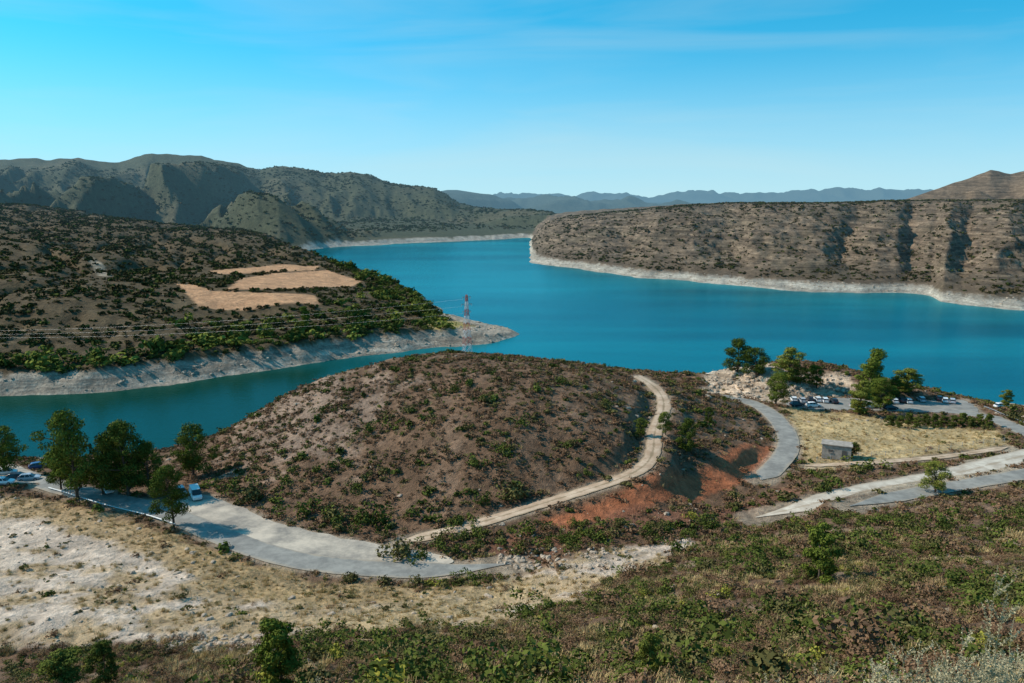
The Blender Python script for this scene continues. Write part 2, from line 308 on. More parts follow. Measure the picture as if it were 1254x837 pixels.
red2=dry([(560,662),(700,645),(830,622),(960,598),(985,605),(900,632),(780,655),(640,690)],2,3)*(REG==1); mix(red2*.75,C(.23,.10,.06))
rk=dry([(862,452),(900,448),(960,455),(1040,458),(1050,486),(960,494),(900,486),(862,482)],1.5,2)*(REG==1); rk=rk*sst(.3,1.5,RD); mix(rk,C(.45,.33,.235)); strata=np.maximum(strata,rk*.8)
zz=Z/1.3+.3*fbm(GX,GY,14,2,88); Z=np.where(REG==1,Z*(1-rk*.85)+rk*.85*1.3*(np.floor(zz)+sst(.55,.95,zz-np.floor(zz))+.2),Z)
shn=np.zeros(GX.shape); shn[:,:jn]=1-sst(.6,2.2,Z[:,:jn]); mix(shn*(REG==1),C(.5,.42,.33))
mix(sst(1.6,0,RD)*(REG==1)*.6,C(.42,.33,.24))
# left land
mL=(REG==2)*1.0; mix(mL,C(.105,.072,.039)); mix(mL*sst(.1,.6,nb+na*.3)*.4,C(.20,.138,.078))
fields=[[(214,347),(232,348),(262,357),(385,362),(392,373),(300,380),(243,376)],[(278,356),(296,341),(330,335),(400,331),(444,345),(430,351),(350,355)],[(256,332),(340,324),(392,326),(385,331),(270,336)]]
FM=np.zeros(GX.shape)
for f in fields: FM=np.maximum(FM,dry(f,1.2,1.0,200)*mL)
mix(FM,C(.54,.29,.155))
mix(dry([(520,394),(560,393),(590,403),(550,408),(525,405)],3,3,200)*mL*.8,C(.45,.34,.12))
bk=(1-sst(5.2,7.2,Z+nc*1.4+na*1.2))*mL; 
sdfull=np.full(GX.shape,99.); sdfull[:,j0:j1]=sdl; bk=bk*sst(24,15,sdfull); mix(bk,C(.30,.245,.19)); strata=np.maximum(strata,bk*.6)
for pth in [[(108,316),(122,326),(128,338)],]:
    Q=smooth_line(hits(pth,200),3,2); 
    for q in Q: mix(sst(5,2.5,np.hypot(GX-q[0],GY-q[1]))*mL*.5,C(.42,.33,.24))
mix(dry([(0,236),(30,240),(60,247),(20,250),(0,250)],10,20,500)*mL*.4,C(.4,.3,.2))
# mountains
mA=(REG==3)*1.0; mix(mA,C(.068,.068,.036)); mix(mA*sst(0,.6,fbm(GX,GY,160,4,74))*.5,C(.14,.11,.065)); mix(mA*sst(30,16,sdA+na*10),C(.40,.345,.28))
mR=(REG==7)*1.0; mix(mR,C(.122,.086,.058)); mix(mR*sst(-.1,.5,nb)*.35,C(.085,.068,.042)); strata=np.maximum(strata,mR*sst(8,14,Z)*sst(75,52,Z)*1.0)
mix(mR*(1-sst(3.4,5.8,Z+nc*1.4+na)),C(.33,.285,.23)); strata=np.maximum(strata,mR*(Z<6)*.45)
m6=(REG==6)*1.0; mix(m6,C(.125,.085,.055)); strata=np.maximum(strata,m6*.7)
for k in (4,5): mix((REG==k)*1.0,C(.06,.07,.05))
haze=.9*(1-np.exp(-np.clip(RR-600,0,None)/8200.)); haze=np.where(REG==5,np.maximum(haze,.66),haze); haze=np.where(REG==4,haze+.16,haze); haze=np.where(REG==6,haze*.6,haze)  # painted haze amount, growing with distance and set per region
col=np.clip(col*(1+.18*nc[...,None]),.01,.8)
# ---------------------------------------------------------------- mesh builders
def link(o,parent=None):
    scene.collection.objects.link(o)
    if parent: o.parent=parent
    return o
def mesh_np(name,V,Fc,mats=(),smooth=False,mi=None):
    me=bpy.data.meshes.new(name); V=np.asarray(V,np.float32); Fc=np.asarray(Fc,np.int32); k=Fc.shape[1]
    me.vertices.add(len(V)); me.vertices.foreach_set('co',V.ravel()); me.loops.add(Fc.size); me.loops.foreach_set('vertex_index',Fc.ravel())
    me.polygons.add(len(Fc)); me.polygons.foreach_set('loop_start',np.arange(0,Fc.size,k,dtype=np.int32))
    if mi is not None: me.polygons.foreach_set('material_index',np.asarray(mi,np.int32))
    me.polygons.foreach_set('use_smooth',np.full(len(Fc),smooth)); me.update(calc_edges=True)
    for m in mats: me.materials.append(m)
    return me
def addattr(me,n,v,kind='FLOAT'):
    a=me.attributes.new(n,kind,'POINT'); a.data.foreach_set('value' if kind in('FLOAT','INT') else ('color' if kind=='FLOAT_COLOR' else 'vector'),np.asarray(v,np.int32 if kind=='INT' else np.float32).ravel())
idx=np.arange(NT*NR).reshape(NT,NR)
q=np.stack([idx[:-1,:-1],idx[:-1,1:],idx[1:,1:],idx[1:,:-1]],-1).reshape(-1,4)[:,::-1]
zc4=np.maximum.reduce([Z[:-1,:-1],Z[:-1,1:],Z[1:,1:],Z[1:,:-1]]).ravel()
q=q[zc4>-7.9]
me=mesh_np('terrain',np.stack([GX,GY,Z],-1).reshape(-1,3),q,[M['terrain']],True)
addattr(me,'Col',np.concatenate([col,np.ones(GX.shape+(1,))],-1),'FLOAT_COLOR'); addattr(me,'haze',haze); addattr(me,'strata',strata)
link(bpy.data.objects.new('terrain',me))
print('mesh',time.time()-T0)
# water
m,nt,N,L,B=newmat('lake_water'); tc=N.new('ShaderNodeTexCoord')
sx=N.new('ShaderNodeSeparateXYZ'); L.new(tc.outputs['Object'],sx.inputs[0])
n0=N.new('ShaderNodeTexNoise'); n0.inputs['Scale'].default_value=.006; n0.inputs['Detail'].default_value=6; mp=N.new('ShaderNodeMapping'); mp.inputs['Scale'].default_value=(.5,1.8,1); mp.inputs['Rotation'].default_value=(0,0,.35)
L.new(tc.outputs['Object'],mp.inputs[0]); L.new(mp.outputs[0],n0.inputs['Vector'])
nw=N.new('ShaderNodeTexNoise'); nw.inputs['Scale'].default_value=.7; nw.inputs['Detail'].default_value=6; L.new(tc.outputs['Object'],nw.inputs['Vector'])
bp=N.new('ShaderNodeBump'); bp.inputs['Strength'].default_value=.4; bp.inputs['Distance'].default_value=.3; L.new(nw.outputs['Fac'],bp.inputs['Height'])
cove=mr(sx.outputs[0],-80,-10,1,0); cv2=mr(sx.outputs[1],310,390,1,0); cv=math_('MULTIPLY',cove,cv2)
cr=N.new('ShaderNodeValToRGB'); cr.color_ramp.elements[0].position=.38; cr.color_ramp.elements[1].position=.62; cr.color_ramp.elements[0].color=(.001,.068,.092,1); cr.color_ramp.elements[1].color=(.003,.15,.18,1); L.new(n0.outputs['Fac'],cr.inputs[0])
mx=N.new('ShaderNodeMix'); mx.data_type='RGBA'; L.new(cv,mx.inputs[0]); L.new(cr.outputs[0],mx.inputs[6]); mx.inputs[7].default_value=(.004,.038,.024,1)
df=N.new('ShaderNodeBsdfDiffuse'); L.new(mx.outputs[2],df.inputs[0]); gl=N.new('ShaderNodeBsdfGlossy'); gl.inputs['Roughness'].default_value=.14; L.new(bp.outputs[0],gl.inputs['Normal']); gl.inputs[0].default_value=(.40,.90,.97,1)
lw=N.new('ShaderNodeFresnel'); lw.inputs['IOR'].default_value=1.3; L.new(bp.outputs[0],lw.inputs['Normal'])
rf=math_('MINIMUM',math_('MULTIPLY',lw.outputs[0],.8),.36); rf=math_('MULTIPLY',rf,math_('SUBTRACT',1.0,math_('MULTIPLY',cv,.3)))
ms=N.new('ShaderNodeMixShader'); L.new(rf,ms.inputs[0]); L.new(df.outputs[0],ms.inputs[1]); L.new(gl.outputs[0],ms.inputs[2]); L.new(ms.outputs[0],N['Material Output'].inputs[0])
me=mesh_np('lake_water',[(-9000,20,0),(9000,20,0),(9000,13000,0),(-9000,13000,0)],[(0,1,2,3)],[m]); link(bpy.data.objects.new('lake_water',me))
# roads
for k,((nm,px,w,mt,tp),Q) in enumerate(zip(roads,lines)):
    d=np.gradient(Q[:,:2],axis=0); d/=np.linalg.norm(d,axis=1)[:,None]+1e-9; nrm=np.c_[d[:,1],-d[:,0]]
    K=7; V=[];A=[]
    wob=(fbm(Q[:,0],Q[:,1],4,3,k+80)*.35) if mt in('track','gravel') else fbm(Q[:,0],Q[:,1],4,3,k+80)*.15
    al=np.concatenate([[0],np.cumsum(np.hypot(*(np.diff(Q[:,:2],axis=0).T)))]); tw=np.ones(len(Q))
    if tp[0]: tw*=np.clip(al/tp[0],.05,1)
    if tp[1]: tw*=np.clip((al[-1]-al)/tp[1],.05,1)
    for i in range(len(Q)):
        for j in range(K):
            s=(j/(K-1)-.5); V.append((Q[i,0]+nrm[i,0]*s*(w+wob[i]*2)*tw[i],Q[i,1]+nrm[i,1]*s*(w+wob[i]*2)*tw[i],Q[i,2]+.03+.004*k+(0.03 if 0<j<K-1 else -.02))); A.append(abs(s)*2)
    V=np.array(V); n=len(Q); ii=np.arange(n*K).reshape(n,K)
    f=np.stack([ii[:-1,:-1],ii[:-1,1:],ii[1:,1:],ii[1:,:-1]],-1).reshape(-1,4)
    if mt=='asph': A=[max(a,.3) for a in A]
    me=mesh_np(nm,V,f,[M[mt]],True); addattr(me,'across',A); o=bpy.data.objects.new(nm,me); link(o)
for (nm,px,mt),(P,c) in zip(aprons,apr):
    n=len(P); Q=[]
    for i in range(n):
        a=P[i];b=P[(i+1)%n]; Q+= [a*(1-t)+b*t for t in np.linspace(0,1,8,endpoint=False)]
    Q=np.array(Q)
    for _ in range(6): Q=.25*np.roll(Q,1,0)+.5*Q+.25*np.roll(Q,-1,0)
    Q[:,:2]+=np.stack([fbm(Q[:,0],Q[:,1],5,2,91),fbm(Q[:,0],Q[:,1],5,2,92)],1)*.7
    V=[(x,y,c[0]*x+c[1]*y+c[2]+.012) for x,y,_ in Q]
    me=bpy.data.meshes.new(nm); me.from_pydata(V,[],[list(range(len(V)))]); me.materials.append(M[mt]); me.update()
    if me.polygons[0].normal.z<0: me.flip_normals()
    addattr(me,'across',np.full(len(V),.45))
    link(bpy.data.objects.new(nm,me))
# ---------------------------------------------------------------- foliage
def leafmat(n,c1,c2,haze=False):
    m,nt,N,L,B=newmat(n)
    oi=N.new('ShaderNodeObjectInfo'); at=N.new('ShaderNodeAttribute'); at.attribute_name='tint'
    mx=N.new('ShaderNodeMix'); mx.data_type='RGBA'; mx.inputs[6].default_value=(*c1,1); mx.inputs[7].default_value=(*c2,1)
    a=N.new('ShaderNodeMath'); a.operation='MULTIPLY_ADD'; a.inputs[1].default_value=.5; L.new(oi.outputs['Random'],a.inputs[0]); b=N.new('ShaderNodeMath'); b.operation='MULTIPLY'; b.inputs[1].default_value=.5; L.new(at.outputs['Fac'],b.inputs[0]); L.new(b.outputs[0],a.inputs[2])
    L.new(a.outputs[0],mx.inputs[0]); N.remove(B); D=N.new('ShaderNodeBsdfDiffuse'); L.new(mx.outputs[2],D.inputs[0]); L.new(D.outputs[0],N['Material Output'].inputs[0])
    if haze:  # emission haze on distant leaves, stronger further from the lookout
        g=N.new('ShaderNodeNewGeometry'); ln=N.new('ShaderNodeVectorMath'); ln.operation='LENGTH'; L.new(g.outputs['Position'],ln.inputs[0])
        k=N.new('ShaderNodeMapRange'); k.inputs[1].default_value=600; k.inputs[2].default_value=2600; k.inputs[3].default_value=0; k.inputs[4].default_value=.195; L.new(ln.outputs['Value'],k.inputs[0]); painted_haze(N,L,D.outputs[0],k.outputs[0])
    return m
M['pine']=leafmat('pine_needles',(.032,.052,.012),(.14,.165,.028))
M['poplar']=leafmat('broadleaf',(.08,.105,.02),(.25,.245,.05))
M['shore']=leafmat('lakeside_leaves',(.035,.05,.013),(.15,.165,.035))
M['scrub']=leafmat('scrub_leaves',(.058,.055,.02),(.19,.16,.06))
M['brown']=leafmat('dry_scrub',(.12,.068,.04),(.28,.165,.095))
M['green']=leafmat('juniper_leaves',(.035,.050,.014),(.14,.155,.033))
M['straw']=leafmat('dry_grass_blades',(.34,.23,.10),(.60,.44,.22))
M['yellow']=leafmat('yellow_broom',(.18,.17,.03),(.38,.34,.06))
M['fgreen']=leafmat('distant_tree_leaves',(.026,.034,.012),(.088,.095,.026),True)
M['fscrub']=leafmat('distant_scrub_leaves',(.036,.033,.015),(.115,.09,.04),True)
M['bark']=simple('bark',(.10,.075,.055),.95,0,3)
def leaves(rs,cent,rad_,n,size,flat=.75,shell=.55,asp=.45):
    """leaf quads spread through a set of clumps"""
    pr=rad_**2/np.sum(rad_**2); k=rs.choice(len(cent),n,p=pr); d=rs.normal(size=(n,3)); d/=np.linalg.norm(d,axis=1)[:,None]
    rr=rad_[k]*(shell+(1-shell)*rs.random(n)**.5)*rs.uniform(.75,1.15,n)
    p=cent[k]+d*rr[:,None]*np.array([1,1,flat])
    nn=d+rs.normal(size=(n,3))*.55; nn/=np.linalg.norm(nn,axis=1)[:,None]    # leaf faces lean outward from the clump
    a=np.cross(nn,rs.normal(size=(n,3))); a/=np.linalg.norm(a,axis=1)[:,None]; b=np.cross(nn,a)
    s=size*rs.uniform(.6,1.4,n)[:,None]; a=a*s*.5; b=b*s*.5*asp
    V=np.stack([p-a,p+b,p+a,p-b],1).reshape(-1,3); Fc=np.arange(4*n).reshape(n,4)
    ct=rs.random(len(cent)); t=np.clip(ct[k]*.6+.4*rs.random(n)+d[:,2]*.15,0,1)  # clump light and dark put into the tint, upper leaves lighter
    return V,Fc,np.repeat(t,4)
def tube(P,R,k=7):
    P=np.array(P,float);n=len(P);V=[]
    for i in range(n):
        d=P[min(i+1,n-1)]-P[max(i-1,0)]; d/=np.linalg.norm(d)+1e-9; u_=np.cross(d,[.3,.9,.1]); u_/=np.linalg.norm(u_); w_=np.cross(d,u_)
        for j in range(k):
            a=2*math.pi*j/k; V.append(P[i]+R[i]*(math.cos(a)*u_+math.sin(a)*w_))
    Fc=[(i*k+j,i*k+(j+1)%k,(i+1)*k+(j+1)%k,(i+1)*k+j) for i in range(n-1) for j in range(k)]
    return np.array(V),np.array(Fc)
def join(parts):
    V=[];Fc=[];o=0
    for v,f in parts: V.append(v);Fc.append(f+o);o+=len(v)
    return np.concatenate(V),np.concatenate(Fc)
def tree_data(seed,kind):
    """unit-height tree"""
    rs=np.random.default_rng(seed); bend=rs.normal(0,.03,2)
    tr=[(bend[0]*t*t*2,bend[1]*t*t*2,t*.90-.02) for t in np.linspace(0,1,8)]
    parts=[tube(tr,np.linspace(.022,.004,8))]
    if kind=='round': zlo,W,nc_,shape=.17,.37,34,lambda t:math.sin(math.pi*min(1,(t*.8+.18)))**.5
    elif kind=='tall': zlo,W,nc_,shape=.08,.22,32,lambda t:(math.sin(math.pi*(t*.8+.14)))**.7
    elif kind=='cone': zlo,W,nc_,shape=.10,.28,34,lambda t:(1-t)**.6*min(1,.55+t*3)
    else: zlo,W,nc_,shape=.08,.36,24,lambda t:math.sqrt(max(0,1-t*t*.9))
    cs=[];R=[]
    for i in range(nc_):
        t=(i+rs.random())/nc_; zz=zlo+t*(.92-zlo); w=W*shape(t)*rs.uniform(.55,1.15); an=i*2.4+rs.normal(0,.5); q=w*rs.uniform(.3,.9)
        cs.append((q*math.cos(an)+bend[0]*t*2,q*math.sin(an)+bend[1]*t*2,zz)); R.append(rs.uniform(.065,.135)*(1.1 if kind in('round','bush') else .85))
        if i%2==0:
            z0=max(.05,zz-.10-rs.random()*.08); f=z0/.92
            parts.append(tube([(bend[0]*f*f*2,bend[1]*f*f*2,z0),np.array(cs[-1])*[.55,.55,1]+[0,0,-.05],cs[-1]],[.009,.006,.002],5))
    cs=np.array(cs);R=np.array(R); n=9000 if kind!='bush' else 6500
    V,Fc,t=leaves(rs,cs,R,n,.028 if kind!='bush' else .042,.62,.45,.5)
    return join(parts),(V,Fc,t)
protos={}
for kind,mts in (('round','pine'),('tall','poplar'),('cone','pine'),('bush','green')):
    for s in range(3 if kind=='round' else 2):
        (tv,tf),(lv,lf,lt)=tree_data(100+s*7+len(kind),kind)
        a=mesh_np('trunk',tv,tf,[M['bark']],True); b=mesh_np('crown',lv,lf,[M[mts]]); addattr(b,'tint',lt); protos[(kind,s)]=(a,b)
def tree(name,kind,px,top,width,var=0,mat=None,rmin=30):
    p=hit(px[0],px[1],rmin)
    k=ray(*px); hgt=(px[1]-top)/F*(p[1]/k[1])*1.02; wid=width/F*(p[1]/k[1])
    base={'round':.78,'tall':.5,'cone':.58,'bush':.85}[kind]
    e=bpy.data.objects.new(name,None); e.empty_display_size=.5; link(e); e.location=(p[0],p[1],p[2]-.05); sx_=wid/base
    e.scale=(sx_,sx_,hgt); e.rotation_euler=(0,0,random.random()*6.28)
    a,b=protos[(kind,var%(3 if kind=='round' else 2))]
    link(bpy.data.objects.new('trunk',a),e); 
    o=link(bpy.data.objects.new('crown',b),e)
    if mat:
        o.material_slots[0].link='OBJECT'; o.material_slots[0].material=M[mat]
TREES=[('pine_tree','round',(95,612),495,80,0),('pine_tree','round',(158,608),512,70,1),('pine_tree','round',(126,606),530,50,2),('pine_tree','round',(183,604),538,50,0),
 ('pine_tree','round',(237,584),514,56,1),('pine_tree','round',(213,644),563,56,2),('pine_tree','round',(6,582),518,60,1),('pine_tree','round',(75,600),540,48,2),('pine_tree','round',(-45,590),515,60,0),
 ('pine_tree','round',(903,458),412,46,0),('pine_tree','round',(926,462),424,42,1),('poplar_tree','tall',(966,468),424,38,0),('pine_tree','round',(950,497),453,42,2),
 ('pine_tree','cone',(1064,490),424,48,0),('poplar_tree','tall',(1052,508),462,36,1),('pine_tree','round',(1078,502),460,44,1),('poplar_tree','tall',(1110,480),448,38,0),('pine_tree','round',(1000,476),447,32,2),('pine_tree','round',(980,472),448,28,1),
 ('pine_tree','cone',(1095,488),458,26,1),('poplar_tree','tall',(1231,501),475,18,1),('olive_tree','round',(1145,604),562,44,1),
 ('pine_tree','round',(840,556),510,32,0),('olive_tree','round',(815,533),502,24,2),('olive_tree','round',(785,535),510,20,1),('pine_tree','round',(868,520),497,16,1),
 ('juniper_tree','bush',(1003,712),636,62,0),('juniper_tree','bush',(345,842),750,84,1),('juniper_tree','bush',(130,838),778,46,0),('juniper_tree','bush',(795,836),772,52,1),('juniper_tree','bush',(78,842),796,76,1),
 ('pine_tree','cone',(376,408),374,22,0),('pine_tree','round',(1044,560),540,22,0),('poplar_tree','tall',(146,606),508,38,0)]
for i,t in enumerate(TREES):
    tree(*t,mat={'olive_tree':'poplar'}.get(t[0]) or ('poplar' if i in(29,) else ('pine' if i in(26,27) else None)), rmin=200 if t[2][1]<410 else 30)
for i in range(12): 
    a,b=1090+i*11,522+(i%2)*2; tree('hedge_shrub','bush',(a,b),b-14-(i%3)*2,17,i)
# instanced scatter
def gn_scatter(name,pts,scl,pidx,meshes):
    colc=bpy.data.collections.new(name+'_sources')
    for i,me in enumerate(meshes):
        o=bpy.data.objects.new('%s_source_%02d'%(name,i),me); colc.objects.link(o)
    me=bpy.data.meshes.new(name); me.vertices.add(len(pts)); me.vertices.foreach_set('co',np.asarray(pts,np.float32).ravel())
    n=len(pts); addattr(me,'scl',scl,'FLOAT_VECTOR'); addattr(me,'rot',np.c_[rng.normal(0,.08,(n,2)),rng.random(n)*6.283],'FLOAT_VECTOR'); addattr(me,'pid',pidx,'INT')
    o=bpy.data.objects.new(name,me); link(o)
    ng=bpy.data.node_groups.new(name,'GeometryNodeTree'); ng.interface.new_socket('Geometry',in_out='INPUT',socket_type='NodeSocketGeometry'); ng.interface.new_socket('Geometry',in_out='OUTPUT',socket_type='NodeSocketGeometry')
    N=ng.nodes;L=ng.links; gi=N.new('NodeGroupInput');go=N.new('NodeGroupOutput'); ip=N.new('GeometryNodeInstanceOnPoints'); ci=N.new('GeometryNodeCollectionInfo')
    ci.inputs['Collection'].default_value=colc; ci.inputs['Separate Children'].default_value=True; ci.inputs['Reset Children'].default_value=True
    ip.inputs['Pick Instance'].default_value=True
    L.new(gi.outputs[0],ip.inputs['Points']); L.new(ci.outputs[0],ip.inputs['Instance'])
    for nm,ty,sk in (('scl','FLOAT_VECTOR','Scale'),('rot','FLOAT_VECTOR','Rotation'),('pid','INT','Instance Index')):
        a=N.new('GeometryNodeInputNamedAttribute'); a.data_type=ty; a.inputs['Name'].default_value=nm; L.new(a.outputs[0],ip.inputs[sk])
    L.new(ip.outputs[0],go.inputs[0]); md=o.modifiers.new('scatter','NODES'); md.node_group=ng; return o
def bush_mesh(nm,seed,n,size,mat,ncl=7):
    rs=np.random.default_rng(seed); c=np.c_[rs.normal(0,.24,(ncl,2)),rs.uniform(.12,.42,ncl)]; r=rs.uniform(.2,.32,ncl)
    V,Fc,t=leaves(rs,c,r,n,size,.8,.5,.6); V[:,2]=np.maximum(V[:,2],-.05); me=mesh_np(nm,V,Fc,[M[mat]]); addattr(me,'tint',t); return me
def tuft_mesh(nm,seed,n,mat,h=.5):
    rs=np.random.default_rng(seed); V=[];Fc=[]
    for i in range(n):
        b=np.r_[rs.normal(0,.16,2),0]; a=rs.random()*6.28; l=h*rs.uniform(.5,1.2); tip=b+np.array([math.cos(a)*l*.45,math.sin(a)*l*.45,l]); s=np.array([-math.sin(a),math.cos(a),0])*.018
        V+=[b-s,b+s,tip+s*.3,tip-s*.3]; Fc.append([4*i,4*i+1,4*i+2,4*i+3])
    me=mesh_np(nm,V,Fc,[M[mat]]); addattr(me,'tint',np.repeat(rs.random(n),4)); return me
hi=[bush_mesh('b0',1,340,.11,'scrub'),bush_mesh('b1',2,340,.11,'scrub'),bush_mesh('b2',3,360,.11,'green'),bush_mesh('b3',4,320,.09,'brown'),bush_mesh('b4',5,320,.09,'brown'),bush_mesh('b5',6,320,.10,'yellow'),tuft_mesh('b6',7,70,'straw')]
lo=[bush_mesh('c0',11,90,.25,'scrub'),bush_mesh('c1',12,90,.25,'scrub'),bush_mesh('c2',13,90,.25,'green'),bush_mesh('c3',14,80,.24,'brown'),bush_mesh('c4',15,80,.24,'brown'),tuft_mesh('c5',16,30,'straw')]
shoretrees=[bush_mesh('e0',31,110,.23,'shore',9),bush_mesh('e1',32,110,.23,'green',9),bush_mesh('e2',33,110,.23,'poplar',9)]
far_=[bush_mesh('d0',21,36,.42,'fscrub',5),bush_mesh('d1',22,36,.42,'fgreen',5),bush_mesh('d2',23,36,.42,'fscrub',5),bush_mesh('d3',24,36,.42,'fgreen',5)]
def sample(n,r0,r1,th0=-35,th1=35):
    t=np.radians(rng.uniform(th0,th1,n)); r=np.sqrt(rng.uniform(r0*r0,r1*r1,n)); return r*np.sin(t),r*np.cos(t)
def look_n(A,x,y):
    t=np.arctan2(x,y); r=np.hypot(x,y); i=np.clip(np.rint((t-th[0])/(th[1]-th[0])).astype(int),0,NT-1); j=np.clip(np.rint(np.interp(r,rad,np.arange(NR))).astype(int),0,NR-1); return A[i,j]
OPEN=np.maximum.reduce([WH,g2,g3])
def build(name,n,r0,r1,meshes,probs,smin,smax,reg,dens,pw=2.2):
    x,y=sample(n,r0,r1); z=lookup(Z,x,y); k=(look_n(REG,x,y)==reg)&(z>.8)&(look_n(RD,x,y)>.45)
    k&=rng.random(n)<dens(x,y,z); x,y,z=x[k],y[k],z[k]; m=len(x)
    s=smin+(smax-smin)*rng.random(m)**pw; S=np.c_[s*rng.uniform(.85,1.3,m),s*rng.uniform(.85,1.3,m),s*rng.uniform(.65,1.1,m)]
    pid=rng.choice(len(meshes),m,p=probs); print(name,m); return gn_scatter(name,np.c_[x,y,z-.04],S,pid,meshes)
clump=lambda x,y,sc,s:sst(-.25,.45,fbm(x,y,sc,3,s))
nearD=lambda x,y,z:(.25+.75*clump(x,y,7,101))*(1-.975*look_n(OPEN,x,y))*(1-look_n(GR,x,y)*.97)*(1-.97*look_n(red,x,y))*(1-.85*look_n(rk,x,y))
build('scrub_slope',19000,20,112,hi,[.19,.15,.06,.32,.18,.02,.08],.5,1.7,1,lambda x,y,z:nearD(x,y,z)*(1-.6*sst(.15,.5,fbm(x,y,11,3,77))))
build('slope_shrubs',2000,32,135,[hi[0],hi[2],hi[3],hi[5]],[.3,.5,.17,.03],1.7,3.8,1,lambda x,y,z:nearD(x,y,z)*(x>-25)*.8)
build('slope_grass',12000,20,120,[hi[6]],[1.],.7,1.6,1,lambda x,y,z:(1-look_n(OPEN,x,y))*clump(x,y,12,107)*.9)
build('scrub_hillside',66000,105,320,lo,[.16,.12,.04,.35,.26,.07],.5,1.7,1,lambda x,y,z:nearD(x,y,z)*.95)
build('hillside_evergreens',5500,120,300,[lo[0],lo[2]],[.3,.7],1.2,2.8,1,lambda x,y,z:nearD(x,y,z)*.35)
build('grass_tufts',40000,60,260,[hi[6],lo[5]],[.4,.6],.5,1.3,1,lambda x,y,z:np.maximum(look_n(np.maximum(g2,g3),x,y)*.9,look_n(gz,x,y)*.6)+look_n(GR,x,y)*.6+.05)
build('scattered_shrubs',9000,60,170,[lo[0],lo[2],hi[1]],[.4,.3,.3],.4,1.2,1,lambda x,y,z:look_n(WH,x,y)*.25*clump(x,y,9,131))
treezone=dry([(-100,456),(100,450),(195,438),(225,402),(300,388),(385,382),(440,358),(420,340),(460,342),(520,366),(555,390),(540,400),(500,404),(400,418),(250,440),(120,457),(0,462),(-100,464)],4,5,200)*mL
build('hillside_shrubs',76000,260,1250,far_,[.35,.3,.2,.15],1.3,4.4,2,lambda x,y,z:(z>6.5)*(1-look_n(FM,x,y))*(.4+.6*clump(x,y,40,141)))
shore_line=lambda x,y:sst(11,14,look_n(sdfull,x,y))*sst(38,22,look_n(sdfull,x,y))
build('lakeside_trees',46000,255,760,shoretrees,[.45,.25,.30],2.0,8.5,2,lambda x,y,z:(z>5.2)*np.maximum(look_n(treezone,x,y)*.26*clump(x,y,16,151),shore_line(x,y)*.6*(.3+.7*clump(x,y,12,152)))*(1-look_n(FM,x,y)),2.4)
build('tableland_shrubs',60000,480,1200,far_,[.35,.25,.3,.1],1.2,3.8,7,lambda x,y,z:(z>6.5)*np.where(z<13,.95,np.where(z>55,.9,.52))*(.3+.7*clump(x,y,45,161)))
build('mountain_trees',38000,950,2300,far_,[.3,.35,.05,.30],3,6.5,3,lambda x,y,z:(z>9)*(.2+.8*clump(x,y,120,171)))
# hand placed big shrubs on the knoll
sp=[(375,632,40),(412,638,44),(440,640,40),(471,643,44),(305,612,50),(285,600,34),(592,615,30),(628,607,44),(580,572,30),(616,552,26),(500,505,22),(455,530,26),(398,506,20),(540,660,26),(650,655,34),(717,582,18),(486,682,50),(520,684,30),(440,600,28),(470,580,22),(352,590,24),(690,470,18),(740,500,22),(560,480,20),(640,520,24),(700,545,20),(410,575,26),(1010,600,24),(1240,515,30),(1060,575,30),(1000,585,16),(900,610,24),(860,645,26),(820,655,22)]
P=[];S=[]
for a,b,w in sp:
    h=hit(a,b,100); k=ray(a,b); P.append(h-[0,0,.1]); s=w/F*(h[1]/k[1])/1.05; S.append((s,s,s*.9))
gn_scatter('hillside_bushes',P,S,[i%3 for i in range(len(P))],[hi[2],hi[0],hi[2]])
# rocks
def rock_mesh(nm,seed):
    import bmesh
    bm=bmesh.new(); bmesh.ops.create_icosphere(bm,subdivisions=2,radius=.5); rs=random.Random(seed)
    for v in bm.verts:
        n=1+.25*math.sin(v.co.x*7+seed)+.2*math.sin(v.co.y*9+seed*2)+rs.uniform(-.08,.08); v.co*=n; v.co.z*=.65
    me=bpy.data.meshes.new(nm); bm.to_mesh(me); bm.free(); me.materials.append(M['rock']); return me
M['rock']=simple('limestone',(.38,.29,.215),.95,0,2.5,.3)
rocks=[rock_mesh('r%d'%i,i) for i in range(3)]
x,y=sample(26000,25,300); k=(look_n(REG,x,y)==1)&(look_n(RD,x,y)>.5); z=lookup(Z,x,y); k&=z>.3
dn=.04+look_n(rk,x,y)*.9+look_n(WH,x,y)*.2+.5*sst(2,0,z-.5)+look_n(red2,x,y)*.3; k&=rng.random(len(x))<dn; x,y,z=x[k],y[k],z[k]; s=.12+rng.random(len(x))**4*1.2
hp=hits([(200+rng.random()*140,778+rng.random()*22) for _ in range(160)],40); hp2=hits([(610+rng.random()*170,672+rng.random()*26) for _ in range(140)],60); hp3=hits([(866+rng.random()*170,456+rng.random()*32) for _ in range(170)],60)
hp=np.r_[hp,hp2,hp3]
x=np.r_[x,hp[:,0]];y=np.r_[y,hp[:,1]];z=np.r_[z,hp[:,2]]; s=np.r_[s,rng.uniform(.3,1.3,300),rng.uniform(.6,2.2,170)]
gn_scatter('limestone_rocks',np.c_[x,y,z],np.c_[s,s*rng.uniform(.6,1.2,len(s)),s*.8],rng.integers(0,3,len(s)),rocks)
x,y=sample(120000,250,900); rg_=look_n(REG,x,y); z=lookup(Z,x,y); k=((rg_==2)|(rg_==7))&(z>.4)&(z<5.5)&(rng.random(len(x))<.25); x,y,z=x[k],y[k],z[k]; s=.4+rng.random(len(x))**3*1.8
gn_scatter('shoreline_rocks',np.c_[x,y,z],np.c_[s,s*rng.uniform(.6,1.2,len(s)),s*.7],rng.integers(0,3,len(s)),rocks)
